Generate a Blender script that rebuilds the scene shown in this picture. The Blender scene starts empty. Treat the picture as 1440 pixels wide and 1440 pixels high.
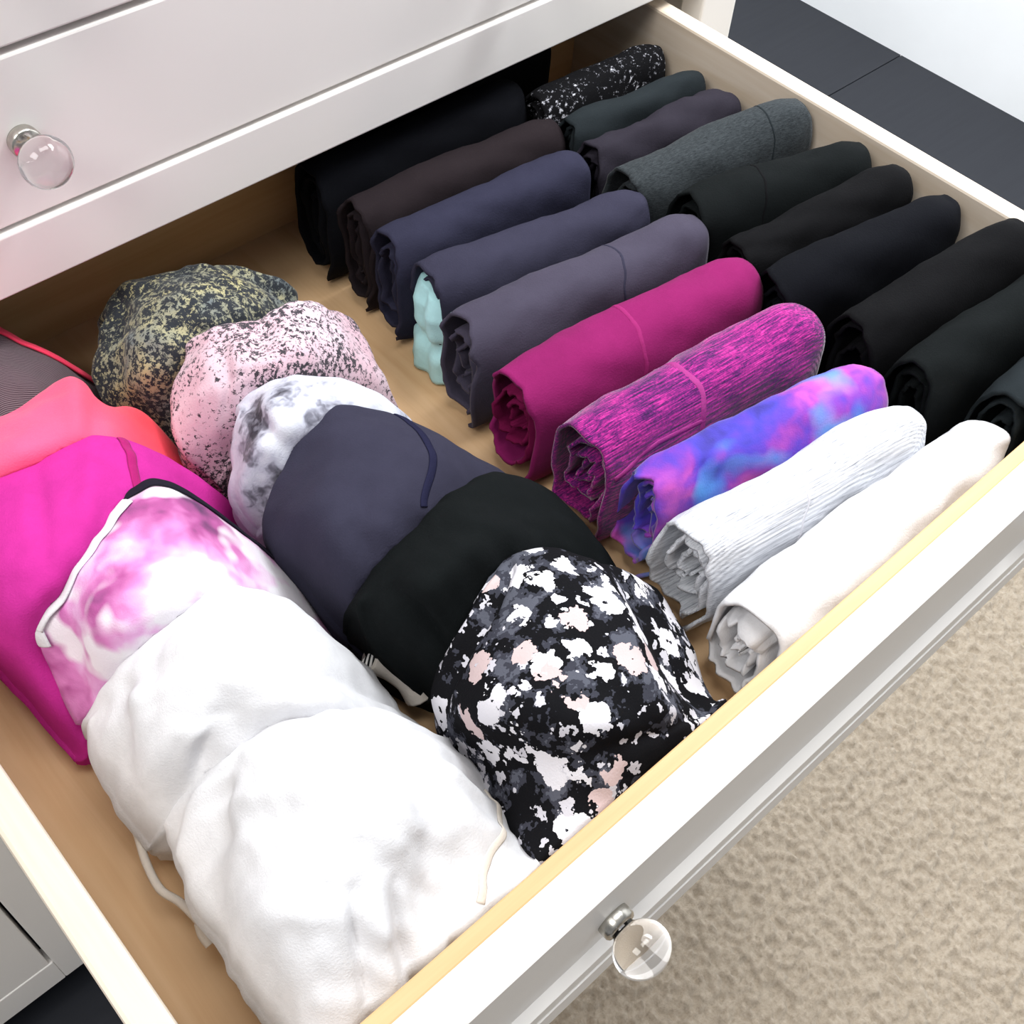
import bpy, bmesh, math, random
import numpy as np
from mathutils import Vector, Matrix, noise
from mathutils.bvhtree import BVHTree

scene = bpy.context.scene
COL = scene.collection
PI = math.pi

# ---------------------------------------------------------------- camera
cam_d = bpy.data.cameras.new('camera')
cam = bpy.data.objects.new('camera', cam_d)
COL.objects.link(cam)
cam_d.sensor_width = 36.0
cam_d.lens = 36.0 * 1632.3 / 1440.0
cam_d.clip_start = 0.02
_R = Matrix(((0.7422195, 0.5089783, -0.4359487),
             (-0.6683197, 0.6102991, -0.4253044),
             (0.0495884, 0.6070223, 0.7931361)))
cam.matrix_world = Matrix.Translation((0.00107, -0.11195, 0.48876)) @ _R.to_4x4()
scene.camera = cam

# ---------------------------------------------------------------- world, lights, exposure
w = bpy.data.worlds.new('room_light')
scene.world = w
w.use_nodes = True
w.node_tree.nodes['Background'].inputs['Color'].default_value = (0.93, 0.95, 1.0, 1)
w.node_tree.nodes['Background'].inputs['Strength'].default_value = 0.36


def area(name, loc, target, sx, sy, power, col):
    l = bpy.data.lights.new(name, 'AREA')
    l.shape = 'RECTANGLE'
    l.size, l.size_y, l.energy, l.color = sx, sy, power, col
    o = bpy.data.objects.new(name, l)
    COL.objects.link(o)
    o.location = loc
    d = Vector(target) - Vector(loc)
    o.rotation_euler = d.to_track_quat('-Z', 'Y').to_euler()
    return o


area('left_soft_light', (-1.3, 0.0, 1.9), (0.35, 0.2, -0.1), 1.3, 0.9, 42, (1.0, 0.985, 0.96))  # unseen soft area light from high on the left
area('ceiling_light', (0.45, 0.02, 2.2), (0.45, 0.14, -0.1), 1.3, 0.6, 31, (1.0, 0.98, 0.95))
area('added_wall_light', (1.2, 0.3, 1.4), (2.37, 0.75, -0.7), 0.9, 0.9, 75, (0.95, 0.98, 1.0))  # extra unseen lamp, added to brighten the right wall and nearby floor

scene.view_settings.view_transform = 'Standard'
scene.view_settings.look = 'None'
scene.view_settings.exposure = -0.15
scene.view_settings.gamma = 1.0
scene.view_settings.use_curve_mapping = False

# ---------------------------------------------------------------- helpers


def lin(r, g, b):
    f = lambda c: (c / 255 / 12.92) if c <= 10 else ((c / 255 + 0.055) / 1.055) ** 2.4
    return (f(r), f(g), f(b), 1.0)


def link_obj(name, me, mat=None, parent=None, smooth=True):
    o = bpy.data.objects.new(name, me)
    COL.objects.link(o)
    if mat is not None:
        for m in (mat if isinstance(mat, (list, tuple)) else [mat]):
            me.materials.append(m)
    if parent is not None:
        o.parent = parent
    if smooth and len(me.polygons):
        me.polygons.foreach_set('use_smooth', [True] * len(me.polygons))
    return o


def thing(name, label, cat, loc=(0, 0, 0), rotz=0.0, group=None):
    o = bpy.data.objects.new(name, None)
    o.empty_display_size = 0.05
    COL.objects.link(o)
    o.location = loc
    o.rotation_euler = (0, 0, rotz)
    o['label'] = label
    o['category'] = cat
    if group:
        o['group'] = group
    return o


def box_bm(bm, x0, x1, y0, y1, z0, z1, mi=0):
    vs = [bm.verts.new(c) for c in ((x0, y0, z0), (x1, y0, z0), (x1, y1, z0), (x0, y1, z0),
                                    (x0, y0, z1), (x1, y0, z1), (x1, y1, z1), (x0, y1, z1))]
    for f in ((3, 2, 1, 0), (4, 5, 6, 7), (0, 1, 5, 4), (1, 2, 6, 5), (2, 3, 7, 6), (3, 0, 4, 7)):
        fc = bm.faces.new([vs[i] for i in f])
        fc.material_index = mi


def board(name, x0, x1, y0, y1, z0, z1, mat, parent=None, bevel=0.0015, origin=(0, 0, 0)):
    bm = bmesh.new()
    ox, oy, oz = origin
    box_bm(bm, x0 - ox, x1 - ox, y0 - oy, y1 - oy, z0 - oz, z1 - oz)
    if bevel:
        bmesh.ops.bevel(bm, geom=bm.edges[:], offset=bevel, segments=2, profile=0.5, affect='EDGES')
    me = bpy.data.meshes.new(name)
    bm.to_mesh(me)
    bm.free()
    return link_obj(name, me, mat, parent, smooth=False)


def grid_faces(nu, nv, off=0, wrap_u=False):
    fs = []
    for j in range(nv - 1):
        for i in range(nu - 1 + (1 if wrap_u else 0)):
            i2 = (i + 1) % nu
            fs.append((off + j * nu + i, off + j * nu + i2, off + (j + 1) * nu + i2, off + (j + 1) * nu + i))
    return fs


def fix_normals(me):
    bm = bmesh.new()
    bm.from_mesh(me)
    bmesh.ops.recalc_face_normals(bm, faces=bm.faces[:])
    bm.to_mesh(me)
    bm.free()


def nz(x, y, z):
    return noise.noise((x, y, z))


# ---------------------------------------------------------------- materials
class Mat:
    def __init__(self, name, rough=0.8, spec=0.3):
        self.m = bpy.data.materials.new(name)
        self.m.use_nodes = True
        self.nt = self.m.node_tree
        self.b = self.nt.nodes['Principled BSDF']
        self.b.inputs['Roughness'].default_value = rough
        self.b.inputs['Specular IOR Level'].default_value = spec
        self.co = self.nt.nodes.new('ShaderNodeTexCoord').outputs['Object']

    def map(self, scale=(1, 1, 1), rot=(0, 0, 0), loc=(0, 0, 0), src=None):
        n = self.nt.nodes.new('ShaderNodeMapping')
        n.inputs['Scale'].default_value = scale
        n.inputs['Rotation'].default_value = rot
        n.inputs['Location'].default_value = loc
        self.nt.links.new(src or self.co, n.inputs['Vector'])
        return n.outputs['Vector']

    def noise(self, scale, detail=3, rough=0.55, vec=None, dist=0.0, out='Fac'):
        n = self.nt.nodes.new('ShaderNodeTexNoise')
        n.inputs['Scale'].default_value = scale
        n.inputs['Detail'].default_value = detail
        n.inputs['Roughness'].default_value = rough
        n.inputs['Distortion'].default_value = dist
        self.nt.links.new(vec or self.co, n.inputs['Vector'])
        return n.outputs[out]

    def voronoi(self, scale, vec=None, feature='F1', rand=1.0):
        n = self.nt.nodes.new('ShaderNodeTexVoronoi')
        n.feature = feature
        n.inputs['Scale'].default_value = scale
        n.inputs['Randomness'].default_value = rand
        self.nt.links.new(vec or self.co, n.inputs['Vector'])
        return n

    def wave(self, scale, vec=None, dist=0.0, direction='X', detail=1):
        n = self.nt.nodes.new('ShaderNodeTexWave')
        n.bands_direction = direction
        n.inputs['Scale'].default_value = scale
        n.inputs['Distortion'].default_value = dist
        n.inputs['Detail'].default_value = detail
        self.nt.links.new(vec or self.co, n.inputs['Vector'])
        return n.outputs['Fac']

    def ramp(self, fac, stops, interp='LINEAR'):
        n = self.nt.nodes.new('ShaderNodeValToRGB')
        n.color_ramp.interpolation = interp
        el = n.color_ramp.elements
        while len(el) < len(stops):
            el.new(0.5)
        for e, (p, c) in zip(el, stops):
            e.position = p
            e.color = c if len(c) == 4 else tuple(c) + (1,)
        self.nt.links.new(fac, n.inputs['Fac'])
        return n.outputs['Color']

    def mix(self, fac, a, b, mode='MIX'):
        n = self.nt.nodes.new('ShaderNodeMix')
        n.data_type = 'RGBA'
        n.blend_type = mode
        for s, v in ((n.inputs[0], fac), (n.inputs[6], a), (n.inputs[7], b)):
            if isinstance(v, (int, float)):
                s.default_value = v
            elif isinstance(v, tuple):
                s.default_value = v
            else:
                self.nt.links.new(v, s)
        return n.outputs[2]

    def math(self, op, a, b=0.0):
        n = self.nt.nodes.new('ShaderNodeMath')
        n.operation = op
        for s, v in ((n.inputs[0], a), (n.inputs[1], b)):
            if isinstance(v, (int, float)):
                s.default_value = v
            else:
                self.nt.links.new(v, s)
        return n.outputs[0]

    def sep(self, vec, i):
        n = self.nt.nodes.new('ShaderNodeSeparateXYZ')
        self.nt.links.new(vec, n.inputs[0])
        return n.outputs[i]

    def warp(self, amount, scale, src=None):
        c = self.noise(scale, 3, 0.6, src, out='Color')
        s = self.nt.nodes.new('ShaderNodeVectorMath')
        s.operation = 'SUBTRACT'
        self.nt.links.new(c, s.inputs[0])
        s.inputs[1].default_value = (0.5, 0.5, 0.5)
        m = self.nt.nodes.new('ShaderNodeVectorMath')
        m.operation = 'SCALE'
        self.nt.links.new(s.outputs[0], m.inputs[0])
        m.inputs['Scale'].default_value = amount
        a = self.nt.nodes.new('ShaderNodeVectorMath')
        a.operation = 'ADD'
        self.nt.links.new(src or self.co, a.inputs[0])
        self.nt.links.new(m.outputs[0], a.inputs[1])
        return a.outputs[0]

    def color(self, c):
        if isinstance(c, tuple):
            self.b.inputs['Base Color'].default_value = c
        else:
            self.nt.links.new(c, self.b.inputs['Base Color'])

    def bump(self, h, strength=0.3, dist=0.001):
        n = self.nt.nodes.new('ShaderNodeBump')
        n.inputs['Strength'].default_value = strength
        n.inputs['Distance'].default_value = dist
        self.nt.links.new(h, n.inputs['Height'])
        self.nt.links.new(n.outputs['Normal'], self.b.inputs['Normal'])

    def cloth(self, sheen=0.25, bump=0.25):
        self.b.inputs['Sheen Weight'].default_value = sheen
        self.b.inputs['Sheen Roughness'].default_value = 0.4
        a = self.noise(900, 2, 0.6)
        b = self.noise(60, 3, 0.6)
        self.bump(self.math('ADD', a, self.math('MULTIPLY', b, 1.6)), bump, 0.0012)
        return self.m


def plain(name, rgb, var=0.10, sheen=0.2, rough=0.9, spec=0.08):
    m = Mat(name, rough, spec)
    c = lin(*rgb)
    d = tuple(v * (1 - var) for v in c[:3]) + (1,)
    e = tuple(min(1, v * (1 + var)) for v in c[:3]) + (1,)
    m.color(m.ramp(m.noise(35, 4, 0.7), [(0.3, d), (0.7, e)]))
    return m.cloth(sheen)


def wood(name, rgb, axis, rough=0.5):
    m = Mat(name, rough, 0.4)
    c = lin(*rgb)
    d = (c[0] * 0.86, c[1] * 0.80, c[2] * 0.72, 1)
    sc = {'x': (1.2, 22, 22), 'y': (22, 1.2, 22)}[axis]
    v = m.map(sc)
    m.color(m.ramp(m.noise(3.0, 5, 0.6, v, 0.4), [(0.3, d), (0.6, c), (0.9, (min(1, c[0] * 1.06), c[1] * 1.05, c[2] * 1.02, 1))]))
    m.bump(m.noise(8.0, 3, 0.6, v), 0.08, 0.0006)
    return m.m


def paint(name, rgb, rough=0.38):
    m = Mat(name, rough, 0.45)
    c = lin(*rgb)
    d = tuple(v * 0.95 for v in c[:3]) + (1,)
    m.color(m.ramp(m.noise(5, 3, 0.5), [(0.3, d), (0.7, c)]))
    m.bump(m.noise(120, 2, 0.5), 0.03, 0.0004)
    return m.m


MT = {}
MT['white_paint'] = paint('white_paint', (247, 244, 240))
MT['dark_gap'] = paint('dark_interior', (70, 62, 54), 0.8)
MT['wood_x'] = wood('pale_maple_across', (206, 170, 124), 'x')
MT['wood_y'] = wood('pale_maple_lengthwise', (213, 200, 184), 'y')
MT['panel'] = wood('tan_fibreboard', (206, 172, 132), 'y', 0.6)


def m_glass():
    m = Mat('clear_knob_glass', 0.02, 0.5)
    m.b.inputs['Transmission Weight'].default_value = 1.0
    m.b.inputs['IOR'].default_value = 1.47
    m.color((0.97, 0.955, 0.95, 1))
    return m.m


def m_metal():
    m = Mat('brushed_nickel', 0.25, 0.5)
    m.b.inputs['Metallic'].default_value = 1.0
    m.color(m.ramp(m.noise(200, 2), [(0.3, (0.42, 0.40, 0.36, 1)), (0.7, (0.62, 0.60, 0.55, 1))]))
    return m.m


MT['glass'] = m_glass()
MT['metal'] = m_metal()


def m_floor():
    m = Mat('black_laminate', 0.5, 0.2)
    v = m.map((1.5, 30, 30))
    m.color(m.ramp(m.noise(3, 4, 0.6, v), [(0.3, lin(38, 40, 46)), (0.7, lin(42, 44, 50))]))
    return m.m


MT['floor'] = m_floor()
MT['wall'] = paint('white_wall_paint', (244, 246, 248), 0.8)


def m_carpet():
    m = Mat('beige_loop_pile', 0.95, 0.1)
    a = m.noise(150, 3, 0.7)
    b = m.noise(9, 3, 0.6)
    c = m.ramp(a, [(0.25, lin(136, 124, 108)), (0.5, lin(165, 153, 137)), (0.75, lin(180, 168, 153))])
    m.color(m.mix(m.math('MULTIPLY', b, 0.35), c, lin(158, 146, 129)))
    m.b.inputs['Sheen Weight'].default_value = 0.2
    m.bump(m.noise(420, 3, 0.7), 0.5, 0.003)
    return m.m


MT['carpet'] = m_carpet()

# plain cloths
for key, rgb, sh in (
        ('black', (12, 12, 14), .0), ('black_blue', (11, 12, 17), .0), ('black_green', (14, 17, 18), .0),
        ('brown_black', (33, 27, 30), .0), ('navy', (46, 45, 60), .0), ('navy_deep', (40, 40, 56), .0),
        ('slate', (62, 58, 72), .04), ('magenta', (122, 27, 84), .03), ('magenta_dark', (100, 15, 58), .0),
        ('magenta_seam', (136, 36, 94), .0), ('charcoal_teal', (30, 35, 38), .0), ('plum_black', (38, 35, 43), .0),
        ('white', (211, 211, 214), .0), ('cream', (206, 198, 188), .0), ('aqua', (168, 212, 215), .1),
        ('hot_magenta', (186, 46, 140), .0), ('hot_seam', (160, 30, 102), .1),
        ('indigo', (48, 47, 62), .02), ('indigo_seam', (30, 30, 52), .0),
        ('coral_band', (226, 62, 92), .1), ('ink', (30, 28, 38), .0), ('grey_light', (196, 196, 203), .0),
        ('purple_seam', (150, 54, 120), .0)):
    MT[key] = plain('cloth_' + key, rgb, 0.08, sh)


def m_heather_charcoal():
    m = Mat('cloth_heather_charcoal', 0.9, 0.08)
    v = m.map((60, 300, 300))
    m.color(m.ramp(m.noise(4, 3, 0.8, v), [(0.3, lin(28, 31, 34)), (0.7, lin(58, 63, 66))]))
    return m.cloth(0.05)


def m_sparkle():
    m = Mat('cloth_black_white_fleck', 0.9, 0.06)
    n = m.noise(260, 3, 0.75)
    big = m.noise(30, 2, 0.6)
    s = m.math('ADD', n, m.math('MULTIPLY', m.math('SUBTRACT', big, 0.5), 0.35))
    m.color(m.ramp(s, [(0.60, lin(16, 16, 18)), (0.655, lin(120, 120, 128)), (0.70, lin(190, 190, 196))]))
    return m.cloth(0.0)


def m_heather_purple():
    m = Mat('cloth_space_dyed_purple', 0.9, 0.1)
    v = m.map((14, 260, 260))
    a = m.noise(3.0, 3, 0.75, v)
    d = m.noise(700, 2, 0.6)
    s = m.math('ADD', a, m.math('MULTIPLY', m.math('SUBTRACT', d, 0.5), 0.35))
    big = m.noise(26, 2, 0.5)
    s = m.math('ADD', s, m.math('MULTIPLY', m.math('SUBTRACT', big, 0.5), 0.35))
    m.color(m.ramp(s, [(0.30, lin(42, 22, 60)), (0.46, lin(90, 27, 94)), (0.58, lin(146, 34, 116)), (0.78, lin(206, 60, 152))]))
    rib = m.wave(300, None, 0.4, 'Y')
    m.cloth(0.25)
    m.bump(rib, 0.25, 0.001)
    return m.m


def m_galaxy():
    m = Mat('cloth_galaxy_print', 0.75, 0.3)
    v = m.warp(0.035, 18)
    a = m.noise(26, 3, 0.5, v)
    base = m.ramp(a, [(0.30, lin(36, 32, 104)), (0.42, lin(64, 54, 168)), (0.50, lin(90, 54, 170)), (0.57, lin(128, 54, 162)), (0.68, lin(184, 76, 164))])
    b = m.noise(17, 2, 0.5, m.map(loc=(3.34, 1.7, 0.4), src=v))
    m.color(m.mix(m.ramp(b, [(0.57, (0, 0, 0)), (0.69, (0.8, 0.8, 0.8))]), base, lin(76, 146, 206)))
    return m.cloth(0.2)


def m_grey_stripe():
    m = Mat('cloth_pale_grey_marl', 0.85, 0.25)
    v = m.map((9, 330, 330))
    a = m.noise(3.2, 3, 0.8, v)
    m.color(m.ramp(a, [(0.30, lin(128, 131, 141)), (0.46, lin(190, 193, 200)), (0.62, lin(212, 214, 220))]))
    rib = m.wave(230, None, 0.2, 'Y')
    m.cloth(0.1)
    m.bump(rib, 0.25, 0.0012)
    return m.m


def m_floral():
    m = Mat('cloth_floral_print', 0.85, 0.08)
    v = m.warp(0.016, 130)
    g = m.noise(48, 4, 0.7, m.map(loc=(0.3, 0.8, 0.2)))
    base = m.ramp(g, [(0.0, lin(15, 15, 18)), (0.525, lin(54, 55, 64)), (0.585, lin(80, 82, 92))], 'CONSTANT')

    def petals(scale, thr, sel, loc):
        vo = m.voronoi(scale, m.map(loc=loc, src=v))
        near = m.math('LESS_THAN', vo.outputs['Distance'], thr)
        r = m.sep(vo.outputs['Color'], 0)
        pick = m.math('GREATER_THAN', r, sel)
        hole = m.math('GREATER_THAN', vo.outputs['Distance'], thr * 0.2)
        return m.math('MULTIPLY', m.math('MULTIPLY', near, pick), hole), m.sep(vo.outputs['Color'], 1)

    p1, q1 = petals(60, 0.50, 0.55, (0, 0, 0))
    p2, q2 = petals(125, 0.40, 0.66, (0.37, 0.11, 0.2))
    wcol = m.ramp(q1, [(0.0, lin(206, 204, 210)), (0.88, lin(192, 172, 172))], 'CONSTANT')
    c = m.mix(p2, base, lin(188, 186, 194))
    c = m.mix(p1, c, wcol)
    m.color(c)
    return m.cloth(0.0)


def m_speckle(name, lo, mid, hi, patch, thr, sc=300):
    m = Mat(name, 0.85, 0.25)
    v = m.warp(0.006, 160)
    n = m.noise(sc, 3, 0.75, v)
    big = m.noise(16, 3, 0.55)
    s = m.math('ADD', n, m.math('MULTIPLY', m.math('SUBTRACT', big, 0.5), patch))
    base = m.ramp(m.noise(24, 3, 0.6), [(0.35, mid), (0.62, hi)])
    m.color(m.mix(m.ramp(s, [(thr, (1, 1, 1)), (thr + 0.07, (0, 0, 0))]), base, lo))
    return m.cloth(0.15)


def m_marble():
    m = Mat('cloth_marble_print', 0.85, 0.25)
    v = m.warp(0.03, 40)
    n = m.noise(26, 4, 0.6, v)
    m.color(m.ramp(n, [(0.36, lin(44, 42, 52)), (0.42, lin(112, 112, 124)), (0.48, lin(176, 178, 192)), (0.62, lin(202, 204, 213))]))
    return m.cloth(0.15)


def m_coral():
    m = Mat('cloth_coral_ombre', 0.8, 0.25)
    x = m.sep(m.co, 0)
    s = m.math('ADD', m.math('MULTIPLY', x, 6.5), m.math('MULTIPLY', m.noise(14, 2), 0.5))
    m.color(m.ramp(s, [(0.05, lin(232, 88, 130)), (0.32, lin(232, 76, 106)), (0.62, lin(230, 60, 66))]))
    return m.cloth(0.2)


def m_mesh():
    m = Mat('cloth_grey_striped_knit', 0.9, 0.2)
    v = m.warp(0.004, 30)
    a = m.wave(310, m.map(rot=(0, 0, 0.15), src=v), 0.8, 'Y', 2)
    m.color(m.ramp(a, [(0.3, lin(62, 46, 54)), (0.62, lin(86, 70, 77)), (0.9, lin(122, 108, 113))]))
    return m.cloth(0.15)


def m_tiedye():
    m = Mat('cloth_pink_tie_dye', 0.8, 0.25)
    v = m.warp(0.03, 22)
    n = m.noise(24, 3, 0.5, v)
    y = m.sep(m.co, 1)
    s = m.math('ADD', n, m.math('MULTIPLY', y, 4.0))
    c = m.ramp(s, [(0.28, lin(228, 224, 230)), (0.38, lin(220, 168, 212)), (0.48, lin(204, 124, 182)), (0.58, lin(166, 80, 140)), (0.70, lin(84, 50, 86))])
    w_ = m.noise(30, 2, 0.5, m.map(loc=(1.3, 0.2, 0.6)))
    m.color(m.mix(m.ramp(w_, [(0.55, (0, 0, 0)), (0.64, (0.9, 0.9, 0.9))]), c, lin(230, 226, 232)))
    return m.cloth(0.1)


def m_stitch():
    m = Mat('overlock_stitch', 0.85, 0.2)
    a = m.wave(140, m.map(rot=(0, 0, 0.9)), 0, 'X', 0)
    m.color(m.ramp(a, [(0.45, lin(24, 24, 26)), (0.55, lin(222, 220, 216))]))
    return m.m


MT['stitch'] = m_stitch()
MT['heather_charcoal'] = m_heather_charcoal()
MT['sparkle'] = m_sparkle()
MT['heather_purple'] = m_heather_purple()
MT['galaxy'] = m_galaxy()
MT['grey_stripe'] = m_grey_stripe()
MT['floral'] = m_floral()
MT['yellow_speckle'] = m_speckle('cloth_yellow_grey_speckle', lin(38, 42, 48), lin(104, 112, 114), lin(178, 170, 124), 0.30, 0.49, 290)
MT['pink_speckle'] = m_speckle('cloth_pink_speckle', lin(58, 54, 60), lin(200, 166, 178), lin(208, 186, 196), 0.62, 0.425, 330)
MT['marble'] = m_marble()
MT['coral'] = m_coral()
MT['knit'] = m_mesh()
MT['tie_dye'] = m_tiedye()

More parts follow.
